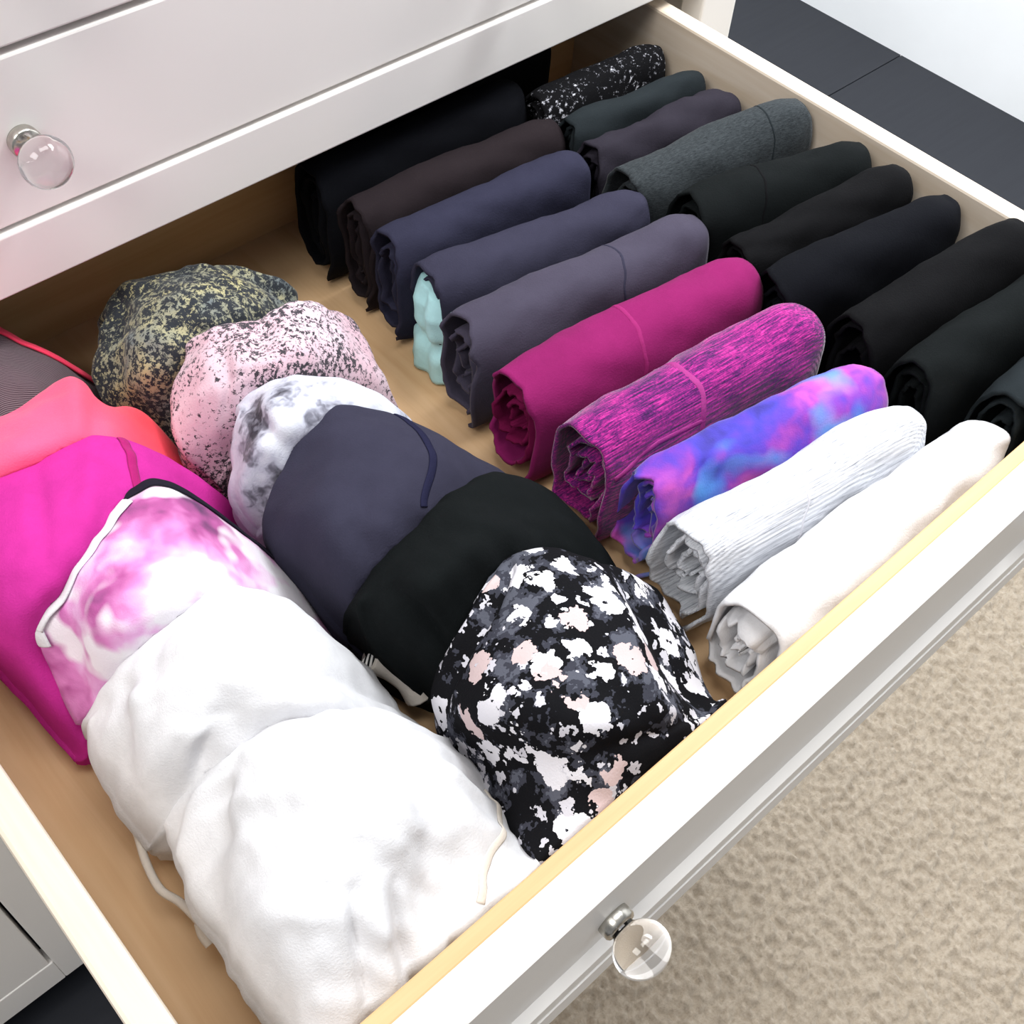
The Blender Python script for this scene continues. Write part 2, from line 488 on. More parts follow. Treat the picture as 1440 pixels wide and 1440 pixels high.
# ---------------------------------------------------------------- measured layout (metres; drawer rim is z = 0)
FLOOR = -0.95
BASE = -0.113         # upper face of the drawer bottom
FACE = 0.452          # front plane of the dresser
BACK = 0.54           # inner face of the drawer back
PATCH = {
    'floral': [
        [(0.2405, 0.1346, -0.012), (0.2567, 0.1269, -0.006), (0.2749, 0.1164, -0.006), (0.2948, 0.1023, -0.02), (0.3298, 0.0878, -0.06)],
        [(0.2112, 0.1217, -0.025), (0.2251, 0.1006, 0), (0.2471, 0.0833, 0.005), (0.274, 0.0675, -0.01), (0.3221, 0.0577, -0.07)],
        [(0.1842, 0.1111, -0.05), (0.1909, 0.0726, -0), (0.2147, 0.0501, 0.01), (0.2533, 0.0382, -0.005), (0.3097, 0.0313, -0.07)],
        [(0.1777, 0.0705, -0.06), (0.1863, 0.0434, -0.02), (0.2083, 0.0271, -0.005), (0.2427, 0.0188, -0.015), (0.3041, 0.0158, -0.06)],
        [(0.1628, 0.0106, -0.035), (0.1893, 0.0077, -0.03), (0.222, 0.0078, -0.03), (0.255, 0.0081, -0.03), (0.3006, 0.0117, -0.05)],
    ],
    'black_top': [
        [(0.181, 0.1686, -0.02), (0.2084, 0.17, -0.005), (0.2393, 0.1725, -0), (0.2836, 0.1768, -0.005), (0.3244, 0.1699, -0.045)],
        [(0.1814, 0.1618, -0.04), (0.2008, 0.1432, 0), (0.2348, 0.1444, 0.005), (0.2795, 0.1488, -0.01), (0.3278, 0.1441, -0.06)],
        [(0.1862, 0.1446, -0.06), (0.2028, 0.1288, -0.025), (0.2346, 0.132, -0.02), (0.2831, 0.1335, -0.03), (0.3315, 0.1224, -0.08)],
        [(0.1942, 0.1307, -0.09), (0.2063, 0.1152, -0.055), (0.242, 0.1215, -0.05), (0.2935, 0.1235, -0.06), (0.3338, 0.1042, -0.1)],
    ],
    'navy_top': [
        [(0.2244, 0.2772, -0.01), (0.2425, 0.2702, 0), (0.261, 0.2553, -0.005), (0.2858, 0.2346, -0.02), (0.3182, 0.2159, -0.06)],
        [(0.2026, 0.2653, -0.02), (0.2189, 0.2379, 0.005), (0.2411, 0.2228, 0.005), (0.2713, 0.2077, -0.01), (0.3228, 0.2006, -0.07)],
        [(0.1778, 0.2519, -0.035), (0.1893, 0.2111, 0), (0.2127, 0.1927, 0.005), (0.2413, 0.1869, -0.01), (0.3045, 0.1843, -0.06)],
        [(0.1781, 0.2174, -0.06), (0.189, 0.1822, -0.02), (0.2126, 0.1757, -0.015), (0.246, 0.1804, -0.03), (0.3097, 0.1821, -0.08)],
        [(0.184, 0.1653, -0.085), (0.1929, 0.1623, -0.06), (0.2243, 0.1667, -0.05), (0.2565, 0.1739, -0.06), (0.3128, 0.1772, -0.1)],
    ],
    'marble_top': [
        [(0.2094, 0.319, -0.02), (0.2271, 0.3155, -0.008), (0.2463, 0.2994, -0.003), (0.2736, 0.2823, -0.015), (0.3023, 0.2743, -0.06)],
        [(0.1923, 0.3053, -0.03), (0.2034, 0.283, 0), (0.2246, 0.2724, 0), (0.2597, 0.2609, -0.015), (0.3061, 0.2594, -0.07)],
        [(0.1787, 0.291, -0.045), (0.195, 0.2716, -0.02), (0.2178, 0.2662, -0.02), (0.2587, 0.2615, -0.04), (0.3109, 0.2581, -0.09)],
        [(0.1825, 0.2732, -0.07), (0.1975, 0.2635, -0.05), (0.221, 0.261, -0.05), (0.2625, 0.2617, -0.07), (0.3135, 0.2538, -0.11)],
    ],
    'pink_speckle_top': [
        [(0.2122, 0.3808, -0.02), (0.2254, 0.3675, -0.005), (0.2509, 0.3599, -0.003), (0.2857, 0.3585, -0.01), (0.3197, 0.3625, -0.05)],
        [(0.1869, 0.3589, -0.035), (0.2054, 0.3369, -0.005), (0.2284, 0.3265, 0), (0.266, 0.324, -0.01), (0.313, 0.3257, -0.06)],
        [(0.1792, 0.3383, -0.05), (0.1967, 0.323, -0.03), (0.2212, 0.3202, -0.02), (0.2569, 0.3144, -0.03), (0.3156, 0.3151, -0.08)],
        [(0.1885, 0.3226, -0.075), (0.2034, 0.3219, -0.06), (0.2274, 0.3207, -0.05), (0.2624, 0.3188, -0.06), (0.3181, 0.3117, -0.1)],
    ],
    'yellow_speckle_top': [
        [(0.1981, 0.4601, -0.04), (0.225, 0.4605, -0.03), (0.2588, 0.449, -0.025), (0.2834, 0.4296, -0.03), (0.3119, 0.423, -0.06)],
        [(0.1763, 0.4409, -0.05), (0.2048, 0.4188, -0.02), (0.2375, 0.4031, -0.01), (0.2663, 0.394, -0.02), (0.3088, 0.4121, -0.07)],
        [(0.1682, 0.4179, -0.065), (0.1893, 0.3889, -0.03), (0.2215, 0.3812, -0.02), (0.2602, 0.3793, -0.03), (0.3038, 0.4025, -0.08)],
        [(0.181, 0.3895, -0.08), (0.1975, 0.38, -0.06), (0.224, 0.3778, -0.05), (0.2636, 0.3828, -0.06), (0.3058, 0.4001, -0.1)],
        [(0.1923, 0.3555, -0.1), (0.209, 0.3659, -0.09), (0.2294, 0.3695, -0.08), (0.2699, 0.3815, -0.09), (0.3062, 0.3854, -0.11)],
    ],
    'mesh_top': [
        [(0.117, 0.5325, -0.045), (0.1313, 0.4837, -0.03), (0.142, 0.4615, -0.035), (0.156, 0.4509, -0.05), (0.171, 0.4518, -0.08)],
        [(0.0962, 0.4853, -0.04), (0.1121, 0.4392, -0.02), (0.1296, 0.4237, -0.025), (0.1468, 0.4229, -0.045), (0.1675, 0.4344, -0.085)],
        [(0.0775, 0.4442, -0.05), (0.0994, 0.4032, -0.03), (0.1203, 0.3974, -0.04), (0.1413, 0.4031, -0.06), (0.1668, 0.4086, -0.09)],
    ],
    'coral_top': [
        [(0.0698, 0.4134, -0.03), (0.1082, 0.3941, -0.015), (0.1437, 0.3913, -0.01), (0.1512, 0.3689, -0.02), (0.1727, 0.3712, -0.045), (0.1865, 0.3421, -0.085)],
        [(0.0547, 0.3748, -0.02), (0.087, 0.3525, -0), (0.119, 0.3458, 0), (0.1395, 0.3368, -0.01), (0.1565, 0.3388, -0.04), (0.1829, 0.334, -0.09)],
        [(0.0425, 0.3568, -0.03), (0.0815, 0.3461, -0.02), (0.1124, 0.3401, -0.02), (0.1416, 0.3334, -0.03), (0.1633, 0.3335, -0.06), (0.1863, 0.334, -0.1)],
    ],
    'magenta_top': [
        [(0.044, 0.3682, -0.03), (0.0807, 0.3543, -0.01), (0.1144, 0.343, -0.003), (0.1388, 0.3298, -0.005), (0.16, 0.3181, -0.03), (0.1847, 0.3042, -0.08)],
        [(0.0294, 0.3222, -0.02), (0.0571, 0.2991, 0.005), (0.0892, 0.2908, 0.01), (0.1205, 0.293, 0), (0.1492, 0.2935, -0.03), (0.1842, 0.2967, -0.09)],
        [(0.0232, 0.3067, -0.05), (0.041, 0.2699, -0.01), (0.0665, 0.2619, 0), (0.107, 0.2763, -0.015), (0.1469, 0.289, -0.05), (0.1845, 0.2918, -0.1)],
        [(0.0272, 0.2861, -0.08), (0.0368, 0.2558, -0.05), (0.0683, 0.2685, -0.05), (0.1178, 0.2903, -0.06), (0.1617, 0.3014, -0.09), (0.1848, 0.2867, -0.11)],
        [(0.0316, 0.2313, -0.1), (0.0398, 0.2261, -0.09), (0.0615, 0.2438, -0.07), (0.1147, 0.2851, -0.08), (0.1619, 0.2967, -0.1), (0.1881, 0.286, -0.12)],
    ],
    'tie_dye_top': [
        [(0.0579, 0.2696, -0.02), (0.0945, 0.2849, -0.01), (0.1243, 0.2898, -0.003), (0.1424, 0.285, -0.005), (0.1606, 0.2613, -0.03), (0.1832, 0.2241, -0.08)],
        [(0.048, 0.2627, -0.025), (0.0789, 0.247, 0.005), (0.1075, 0.2465, 0.01), (0.1299, 0.2381, 0.005), (0.1576, 0.2296, -0.03), (0.1824, 0.2098, -0.085)],
        [(0.0457, 0.2537, -0.05), (0.0703, 0.221, 0), (0.095, 0.213, 0.01), (0.125, 0.2126, 0), (0.1544, 0.2096, -0.035), (0.1814, 0.199, -0.09)],
        [(0.0425, 0.2324, -0.07), (0.0672, 0.2151, -0.03), (0.095, 0.2106, -0.02), (0.126, 0.2092, -0.03), (0.1568, 0.2078, -0.06), (0.1822, 0.1874, -0.1)],
    ],
    'white_top': [
        [(0.0424, 0.2121, -0.04), (0.0713, 0.2071, -0.01), (0.1188, 0.2095, 0), (0.1402, 0.1915, 0), (0.1562, 0.181, -0.02), (0.1699, 0.1671, -0.06)],
        [(0.0368, 0.2011, -0.055), (0.0611, 0.1736, 0), (0.0962, 0.1631, 0.02), (0.1216, 0.149, 0.02), (0.1468, 0.143, -0.01), (0.1742, 0.1393, -0.07)],
        [(0.0344, 0.1795, -0.07), (0.0595, 0.1469, 0), (0.0903, 0.1383, 0.015), (0.1186, 0.1236, 0.015), (0.1471, 0.1216, -0.02), (0.1752, 0.1257, -0.08)],
        [(0.0369, 0.1559, -0.085), (0.0597, 0.1359, -0.02), (0.0893, 0.1245, -0.005), (0.1236, 0.1174, -0.01), (0.1524, 0.1128, -0.04), (0.179, 0.1123, -0.09)],
    ],
    'white_tank': [
        [(0.0462, 0.1413, -0.05), (0.0698, 0.1297, -0.005), (0.1021, 0.1177, 0.01), (0.1341, 0.1078, 0.005), (0.1579, 0.0963, -0.015), (0.1772, 0.0868, -0.05)],
        [(0.0402, 0.1331, -0.06), (0.0618, 0.1049, -0), (0.0914, 0.0852, 0.02), (0.1203, 0.0732, 0.02), (0.1488, 0.0641, -0.005), (0.1755, 0.0571, -0.06)],
        [(0.0337, 0.0897, -0.06), (0.0528, 0.069, 0.005), (0.0815, 0.0566, 0.02), (0.1124, 0.0488, 0.015), (0.1421, 0.0411, -0.01), (0.1724, 0.0376, -0.06)],
        [(0.0326, 0.0593, -0.06), (0.0486, 0.0439, 0), (0.0716, 0.0349, 0.01), (0.1005, 0.0298, 0), (0.1343, 0.0269, -0.02), (0.166, 0.0236, -0.05)],
        [(0.0298, 0.028, -0.06), (0.0353, 0.0104, -0.03), (0.0619, 0.0059, -0.02), (0.0923, 0.0059, -0.02), (0.1261, 0.0076, -0.025), (0.1619, 0.0096, -0.035)],
    ],
}

PTS = {
    'dye_binding': [(0.0452, 0.2588, -0.022), (0.0506, 0.2625, -0.016), (0.0603, 0.2658, -0.01), (0.0768, 0.272, -0.004), (0.0948, 0.2791, -0.001), (0.1114, 0.2838, 0.002), (0.1231, 0.2851, 0.002)],
    'tank_strap': [(0.0344, 0.1749, -0.075), (0.0337, 0.1661, -0.085), (0.0293, 0.1519, -0.09), (0.0273, 0.1355, -0.09), (0.031, 0.1239, -0.09), (0.0325, 0.1102, -0.085), (0.0324, 0.1036, -0.08)],
    'tank_tag': [(0.0334, 0.1024, -0.075), (0.0319, 0.0979, -0.078), (0.0321, 0.0928, -0.08)],
    'navy_lining': [(0.1805, 0.1628, -0.07), (0.1886, 0.1561, -0.078), (0.1935, 0.1453, -0.085), (0.1942, 0.1371, -0.095)],
    'navy_stitch': [(0.1751, 0.1604, -0.07), (0.1842, 0.1611, -0.068), (0.1948, 0.1606, -0.066)],
    'aqua': [(0.3826, 0.3613, -0.09)],
}
# rolled leggings: left end x, y, right end x, y, height of ridge at left and right, thickness
ROLL = {
    'A1': (0.3736, 0.4286, 0.5498, 0.4159, -0.014, -0.012, 0.042),
    'A2': (0.3717, 0.39, 0.5368, 0.3706, -0.014, -0.01, 0.046),
    'A3': (0.3707, 0.346, 0.5396, 0.3141, -0.014, -0.01, 0.05),
    'A4': (0.3583, 0.2955, 0.5509, 0.2689, -0.014, -0.01, 0.053),
    'A5': (0.3513, 0.2385, 0.5465, 0.2175, -0.014, -0.01, 0.058),
    'A6': (0.3531, 0.1777, 0.5407, 0.163, -0.012, -0.01, 0.058),
    'A7': (0.3593, 0.131, 0.5309, 0.0974, -0.016, -0.012, 0.046),
    'A8': (0.3507, 0.0872, 0.5198, 0.0615, -0.014, -0.008, 0.056, 0.043),
    'B1': (0.554, 0.4031, 0.6885, 0.3906, -0.012, -0.012, 0.033),
    'B2': (0.5481, 0.3727, 0.6851, 0.3559, -0.012, -0.01, 0.04),
    'B3': (0.5441, 0.3329, 0.6949, 0.2991, -0.008, 0.01, 0.051),
    'B4': (0.557, 0.283, 0.6877, 0.2367, -0.0061, 0.01, 0.051),
    'B5': (0.5505, 0.2312, 0.6873, 0.1998, -0.012, 0.008, 0.044),
    'B6': (0.5428, 0.1921, 0.6868, 0.1589, -0.008, 0.01, 0.05),
    'B7': (0.547, 0.1293, 0.6949, 0.111, -0.0036, 0.014, 0.051),
    'AX': (0.405, 0.518, 0.63, 0.512, -0.006, -0.006, 0.036),
    'A0': (0.368, 0.474, 0.556, 0.466, -0.01, -0.006, 0.046),
    'A9': (0.336, 0.0325, 0.562, 0.0245, -0.022, -0.02, 0.059, 0.043),
    'B0': (0.558, 0.446, 0.69, 0.44, -0.014, -0.012, 0.042),
    'B8': (0.545, 0.08, 0.694, 0.07, -0.004, 0.006, 0.046),
    'B9': (0.572, 0.029, 0.694, 0.029, -0.01, -0.004, 0.046),
}


# ---------------------------------------------------------------- the room
fl = board('floor', -2.2, 2.40, -2.2, 1.72, FLOOR - 0.06, FLOOR - 0.004, MT['floor'], None, 0)
fl['kind'] = 'structure'
ys = [-1.13 + 0.55 * i for i in range(6)]
for i, y0 in enumerate(ys):
    cuts = [-2.2, -0.9 + 0.3 * (i % 2), 2.40]
    for a, b in zip(cuts[:-1], cuts[1:]):
        board('floor_board', a + 0.001, b - 0.001, y0 + 0.0012, min(1.72, y0 + 0.55) - 0.0012, FLOOR - 0.006, FLOOR, MT['floor'], fl, 0.0008)
wr = board('wall_right', 2.37, 2.47, -2.2, 1.72, FLOOR - 0.06, 1.5, MT['wall'], None, 0)
wr['kind'] = 'structure'
wb = board('wall_back', -2.2, 2.47, 1.70, 1.80, FLOOR - 0.06, 1.5, MT['wall'], None, 0)
wb['kind'] = 'structure'


def make_carpet():
    t = thing('rug', 'large beige loop-pile rug on the dark floor in front of the dresser', 'rug', (0.5, -0.6, FLOOR))
    x0, x1, y0, y1 = -1.0, 1.9, -1.9, 0.25
    board('rug_backing', x0, x1, y0, y1, FLOOR, FLOOR + 0.008, MT['carpet'], t, 0.003, (0.5, -0.6, FLOOR))
    rng = np.random.default_rng(4)
    gx0, gx1, gy0, gy1, st = 0.1, 1.6, -1.05, 0.245, 0.0034
    xs = np.arange(gx0, gx1, st)
    yy = np.arange(gy0, gy1, st)
    X, Y = np.meshgrid(xs, yy)

    def vnoise(sc, seed):
        r = np.random.default_rng(seed)
        T = r.random((256, 256))
        fx, fy = X * sc + 50, Y * sc + 300
        ix, iy = np.floor(fx).astype(int), np.floor(fy).astype(int)
        tx, ty = fx - ix, fy - iy
        tx, ty = tx * tx * (3 - 2 * tx), ty * ty * (3 - 2 * ty)
        g = lambda a, b: T[a % 256, b % 256]
        return (g(ix, iy) * (1 - tx) + g(ix + 1, iy) * tx) * (1 - ty) + (g(ix, iy + 1) * (1 - tx) + g(ix + 1, iy + 1) * tx) * ty

    Z = 0.008 + 0.012 * vnoise(140, 1) + 0.007 * vnoise(240, 2) + 0.003 * vnoise(22, 3)
    X = X + (rng.random(X.shape) - .5) * 0.0015
    co = np.stack([X - 0.5, Y + 0.6, Z], -1).reshape(-1, 3)
    ny, nx = Z.shape
    me = bpy.data.meshes.new('carpet_pile')
    idx = np.arange(ny * nx).reshape(ny, nx)
    q = np.stack([idx[:-1, :-1], idx[:-1, 1:], idx[1:, 1:], idx[1:, :-1]], -1).reshape(-1, 4)
    me.vertices.add(len(co))
    me.vertices.foreach_set('co', co.ravel())
    me.loops.add(q.size)
    me.loops.foreach_set('vertex_index', q.ravel())
    me.polygons.add(len(q))
    me.polygons.foreach_set('loop_start', np.arange(0, q.size, 4))
    me.update(calc_edges=True)
    o = link_obj('carpet_pile', me, MT['carpet'], t)
    o['kind'] = 'stuff'


make_carpet()

# ---------------------------------------------------------------- dresser
WP = MT['white_paint']
D0 = (0.347, FACE, FLOOR)
dr = thing('dresser', 'white painted chest of drawers with clear round knobs, one drawer pulled open', 'dresser', D0)


def db(name, x0, x1, y0, y1, z0, z1, mat=WP, parent=None, bevel=0.0015):
    return board(name, x0, x1, y0, y1, z0, z1, mat, parent or dr, bevel, D0)


XL, XR = -0.890, 0.8006
CP0, CP1 = -0.067, -0.030         # post between the two columns
RP, LP = 0.7554, -0.837            # inner edges of the outer posts
db('side_panel', XL, XL + 0.022, FACE + 0.02, 0.97, -0.867, 0.27)
db('side_panel', XR - 0.022, XR, FACE + 0.02, 0.97, -0.867, 0.27)
db('divider_panel', CP0 + 0.008, CP1 - 0.008, FACE + 0.02, 0.955, -0.867, 0.27, MT['dark_gap'])
for a, b in ((XL, LP), (CP0, CP1), (RP, XR)):
    db('post', a, b, FACE - 0.002, FACE + 0.022, -0.867, 0.27, bevel=0.002)
db('back_panel', XL + 0.02, XR - 0.02, 0.955, 0.967, -0.86, 0.27, MT['dark_gap'])
db('dresser_top', XL - 0.012, XR + 0.012, FACE - 0.015, 0.985, 0.27, 0.292, bevel=0.004)
for a, b in ((LP, CP0), (CP1, RP)):
    db('rail', a, b, FACE - 0.0022, FACE + 0.02, 0.012, 0.0515, bevel=0.0012)
    db('rail', a, b, FACE - 0.002, FACE + 0.02, -0.200, -0.158)
    db('rail', a, b, FACE - 0.002, FACE + 0.02, -0.867, -0.812)
    db('dust_panel', a, b, FACE + 0.02, 0.95, 0.030, 0.040, MT['dark_gap'], bevel=0)
    db('dust_panel', a, b, FACE + 0.02, 0.95, -0.185, -0.175, MT['dark_gap'], bevel=0)
for lx in (XL + 0.002, XR - 0.042):
    for ly in (FACE + 0.030, 0.925):
        db('leg', lx, lx + 0.04, ly, ly + 0.04, FLOOR, -0.866, bevel=0.002)


def lathe(profile, n=32):
    """profile: list of (radius, distance along -y); material index per ring."""
    vs, fs, mi = [], [], []
    for (r, d, m) in profile:
        for k in range(n):
            a = 2 * PI * k / n
            vs.append((r * math.cos(a), -d, r * math.sin(a)))
    for j in range(len(profile) - 1):
        for k in range(n):
            k2 = (k + 1) % n
            fs.append((j * n + k, j * n + k2, (j + 1) * n + k2, (j + 1) * n + k))
            mi.append(profile[j][2])
    return vs, fs, mi


def knob_mesh(stem=0.006, R=0.0145):
    # nickel ferrule, then a slightly flattened clear ball on a short neck
    prof = [(0.0002, 0, 1), (0.0088, 0, 1), (0.0090, 0.0012, 1), (0.0090, 0.0055, 1), (0.0080, 0.0068, 1), (0.0002, 0.0069, 1)]
    vs, fs, mi = lathe(prof)
    c = stem + 0.0885 * R + R * 0.86
    ball = [(0.0002, stem, 0), (0.0062, stem, 0), (0.0062, stem + 0.0018, 0)]
    for i in range(21):
        a = -PI / 2 + 0.52 + (PI - 0.53) * i / 20
        ball.append((max(0.0002, R * math.cos(a)), c + R * 0.88 * math.sin(a), 0))
    v2, f2, m2 = lathe(ball)
    o = len(vs)
    vs += v2
    fs += [tuple(i + o for i in f) for f in f2]
    mi += m2
    me = bpy.data.meshes.new('knob')
    me.from_pydata(vs, [], fs)
    me.polygons.foreach_set('material_index', mi)
    me.materials.append(MT['glass'])
    me.materials.append(MT['metal'])
    me.polygons.foreach_set('use_smooth', [True] * len(me.polygons))
    fix_normals(me)
    return me


KN = knob_mesh()
KN2 = knob_mesh(0.012)


def knob(parent, x, y, z, origin, me):
    o = bpy.data.objects.new('knob', me)
    COL.objects.link(o)
    o.parent = parent
    o.location = (x - origin[0], y - origin[1], z - origin[2])
    o['label'] = 'clear glass ball knob on a nickel ferrule'
    return o


# closed drawers above and below the open one
for xa, xb, kxs in ((CP1 + 0.003, RP - 0.003, (0.18, 0.538)), (LP + 0.004, CP0 - 0.004, (-0.63, -0.27))):
    rows_ = [(0.0545, 0.1490, 0.0005), (0.1530, 0.262, 0.0005), (-0.505, -0.204, -0.001), (-0.812, -0.509, -0.001)]
    if xb < 0:
        rows_.append((-0.154, 0.009, -0.001))
    for z0, z1, dy in rows_:
        d = db('drawer_front', xa, xb, FACE + dy, FACE + 0.02, z0, z1, bevel=0.0015)
        for kx in kxs:
            knob(d, kx, FACE + dy, (z0 + z1) / 2, D0, KN2)


def drawer_front():
    # section of the painted front, extruded along x
    pts = [(-0.0086, 0.0), (-0.0275, 0.0), (-0.0284, -0.0012), (-0.0284, -0.0760), (-0.0335, -0.0815), (-0.0335, -0.0960),
           (-0.0322, -0.0972), (-0.0322, -0.0985), (-0.0340, -0.1000), (-0.0340, -0.1240), (-0.0284, -0.1260), (-0.0284, -0.1500), (-0.0086, -0.1500)]
    x0, x1 = -0.026, 0.744
    n = len(pts)
    vs = [(x0 - D0[0], p[0] - D0[1], p[1] - D0[2]) for p in pts] + [(x1 - D0[0], p[0] - D0[1], p[1] - D0[2]) for p in pts]
    fs = [(i, (i + 1) % n, n + (i + 1) % n, n + i) for i in range(n)]
    fs += [tuple(range(n - 1, -1, -1)), tuple(range(n, 2 * n))]
    me = bpy.data.meshes.new('open_drawer')
    me.from_pydata(vs, [], fs)
    fix_normals(me)
    o = link_obj('open_drawer', me, WP, dr, smooth=False)
    o['label'] = 'open drawer with white moulded front and pale wood box'
    return o


od = drawer_front()
db('inner_front', 0.0, 0.70, -0.0088, 0.0, -0.142, 0.0, MT['wood_x'], od, 0.001)
db('drawer_side', -0.0157, 0.0, -0.0088, BACK + 0.012, -0.142, 0.0, MT['wood_y'], od, 0.0022)
db('drawer_side', 0.70, 0.7157, -0.0088, BACK + 0.012, -0.142, 0.0, MT['wood_y'], od, 0.0022)
db('drawer_back', 0.0, 0.70, BACK, BACK + 0.012, -0.142, -0.004, MT['wood_x'], od, 0.001)
db('drawer_bottom', 0.0, 0.70, 0.0, BACK, BASE - 0.006, BASE, MT['panel'], od, 0)
for kx in (0.1745, 0.544):
    knob(od, kx, -0.0283, -0.050, D0, KN)

# ---------------------------------------------------------------- clothes: shared builders


def strip(name, S, N, path, width, lift, mat, parent, nseg=60, n_around=8, thick=0.0008, org=(0, 0, 0)):
    """flat rounded band that follows a surface S(u, v); path = list of (u, v)."""
    P = []
    for k in range(nseg):
        t = k / (nseg - 1) * (len(path) - 1)
        i = min(int(t), len(path) - 2)
        f = t - i
        u = path[i][0] * (1 - f) + path[i + 1][0] * f
        v = path[i][1] * (1 - f) + path[i + 1][1] * f
        n = N(u, v)
        P.append((Vector(S(u, v)) + n * lift, n))
    vs, fs = [], []
    for k, (p, n) in enumerate(P):
        a = P[max(0, k - 1)][0]
        b = P[min(nseg - 1, k + 1)][0]
        t = (b - a).normalized()
        s = t.cross(n).normalized()
        for q in range(n_around):
            an = 2 * PI * q / n_around
            c = p + s * (math.cos(an) * width / 2) + n * (math.sin(an) * thick)
            vs.append((c.x - org[0], c.y - org[1], c.z - org[2]))
    for k in range(nseg - 1):
        for q in range(n_around):
            q2 = (q + 1) % n_around
            fs.append((k * n_around + q, k * n_around + q2, (k + 1) * n_around + q2, (k + 1) * n_around + q))
    fs.append(tuple(range(n_around - 1, -1, -1)))
    fs.append(tuple((nseg - 1) * n_around + q for q in range(n_around)))
    me = bpy.data.meshes.new(name)
    me.from_pydata(vs, [], fs)
    fix_normals(me)
    return link_obj(name, me, mat, parent)


def tube(name, pts, r, mat, parent, org=(0, 0, 0), n=8, sub=8):
    P = []
    m = len(pts)
    for i in range(m - 1):
        p0, p1, p2, p3 = (Vector(pts[max(0, i - 1)]), Vector(pts[i]), Vector(pts[i + 1]), Vector(pts[min(m - 1, i + 2)]))
        for k in range(sub):
            t = k / sub
            P.append(0.5 * (2 * p1 + (p2 - p0) * t + (2 * p0 - 5 * p1 + 4 * p2 - p3) * t * t + (3 * p1 - p0 - 3 * p2 + p3) * t ** 3))
    P.append(Vector(pts[-1]))
    vs, fs = [], []
    for k, p in enumerate(P):
        t = (P[min(len(P) - 1, k + 1)] - P[max(0, k - 1)]).normalized()
        a = t.cross(Vector((0, 0, 1)))
        if a.length < 1e-3:
            a = t.cross(Vector((1, 0, 0)))
        a.normalize()
        b = a.cross(t)
        for q in range(n):
            an = 2 * PI * q / n
            c = p + a * (r * math.cos(an)) + b * (r * math.sin(an))
            vs.append((c.x - org[0], c.y - org[1], c.z - org[2]))
    for k in range(len(P) - 1):
        for q in range(n):
            q2 = (q + 1) % n
            fs.append((k * n + q, k * n + q2, (k + 1) * n + q2, (k + 1) * n + q))
    fs.append(tuple(range(n - 1, -1, -1)))
    fs.append(tuple((len(P) - 1) * n + q for q in range(n)))
    me = bpy.data.meshes.new(name)
    me.from_pydata(vs, [], fs)
    fix_normals(me)
    return link_obj(name, me, mat, parent)


def spow(v, e):
    return math.copysign(abs(v) ** e, v)


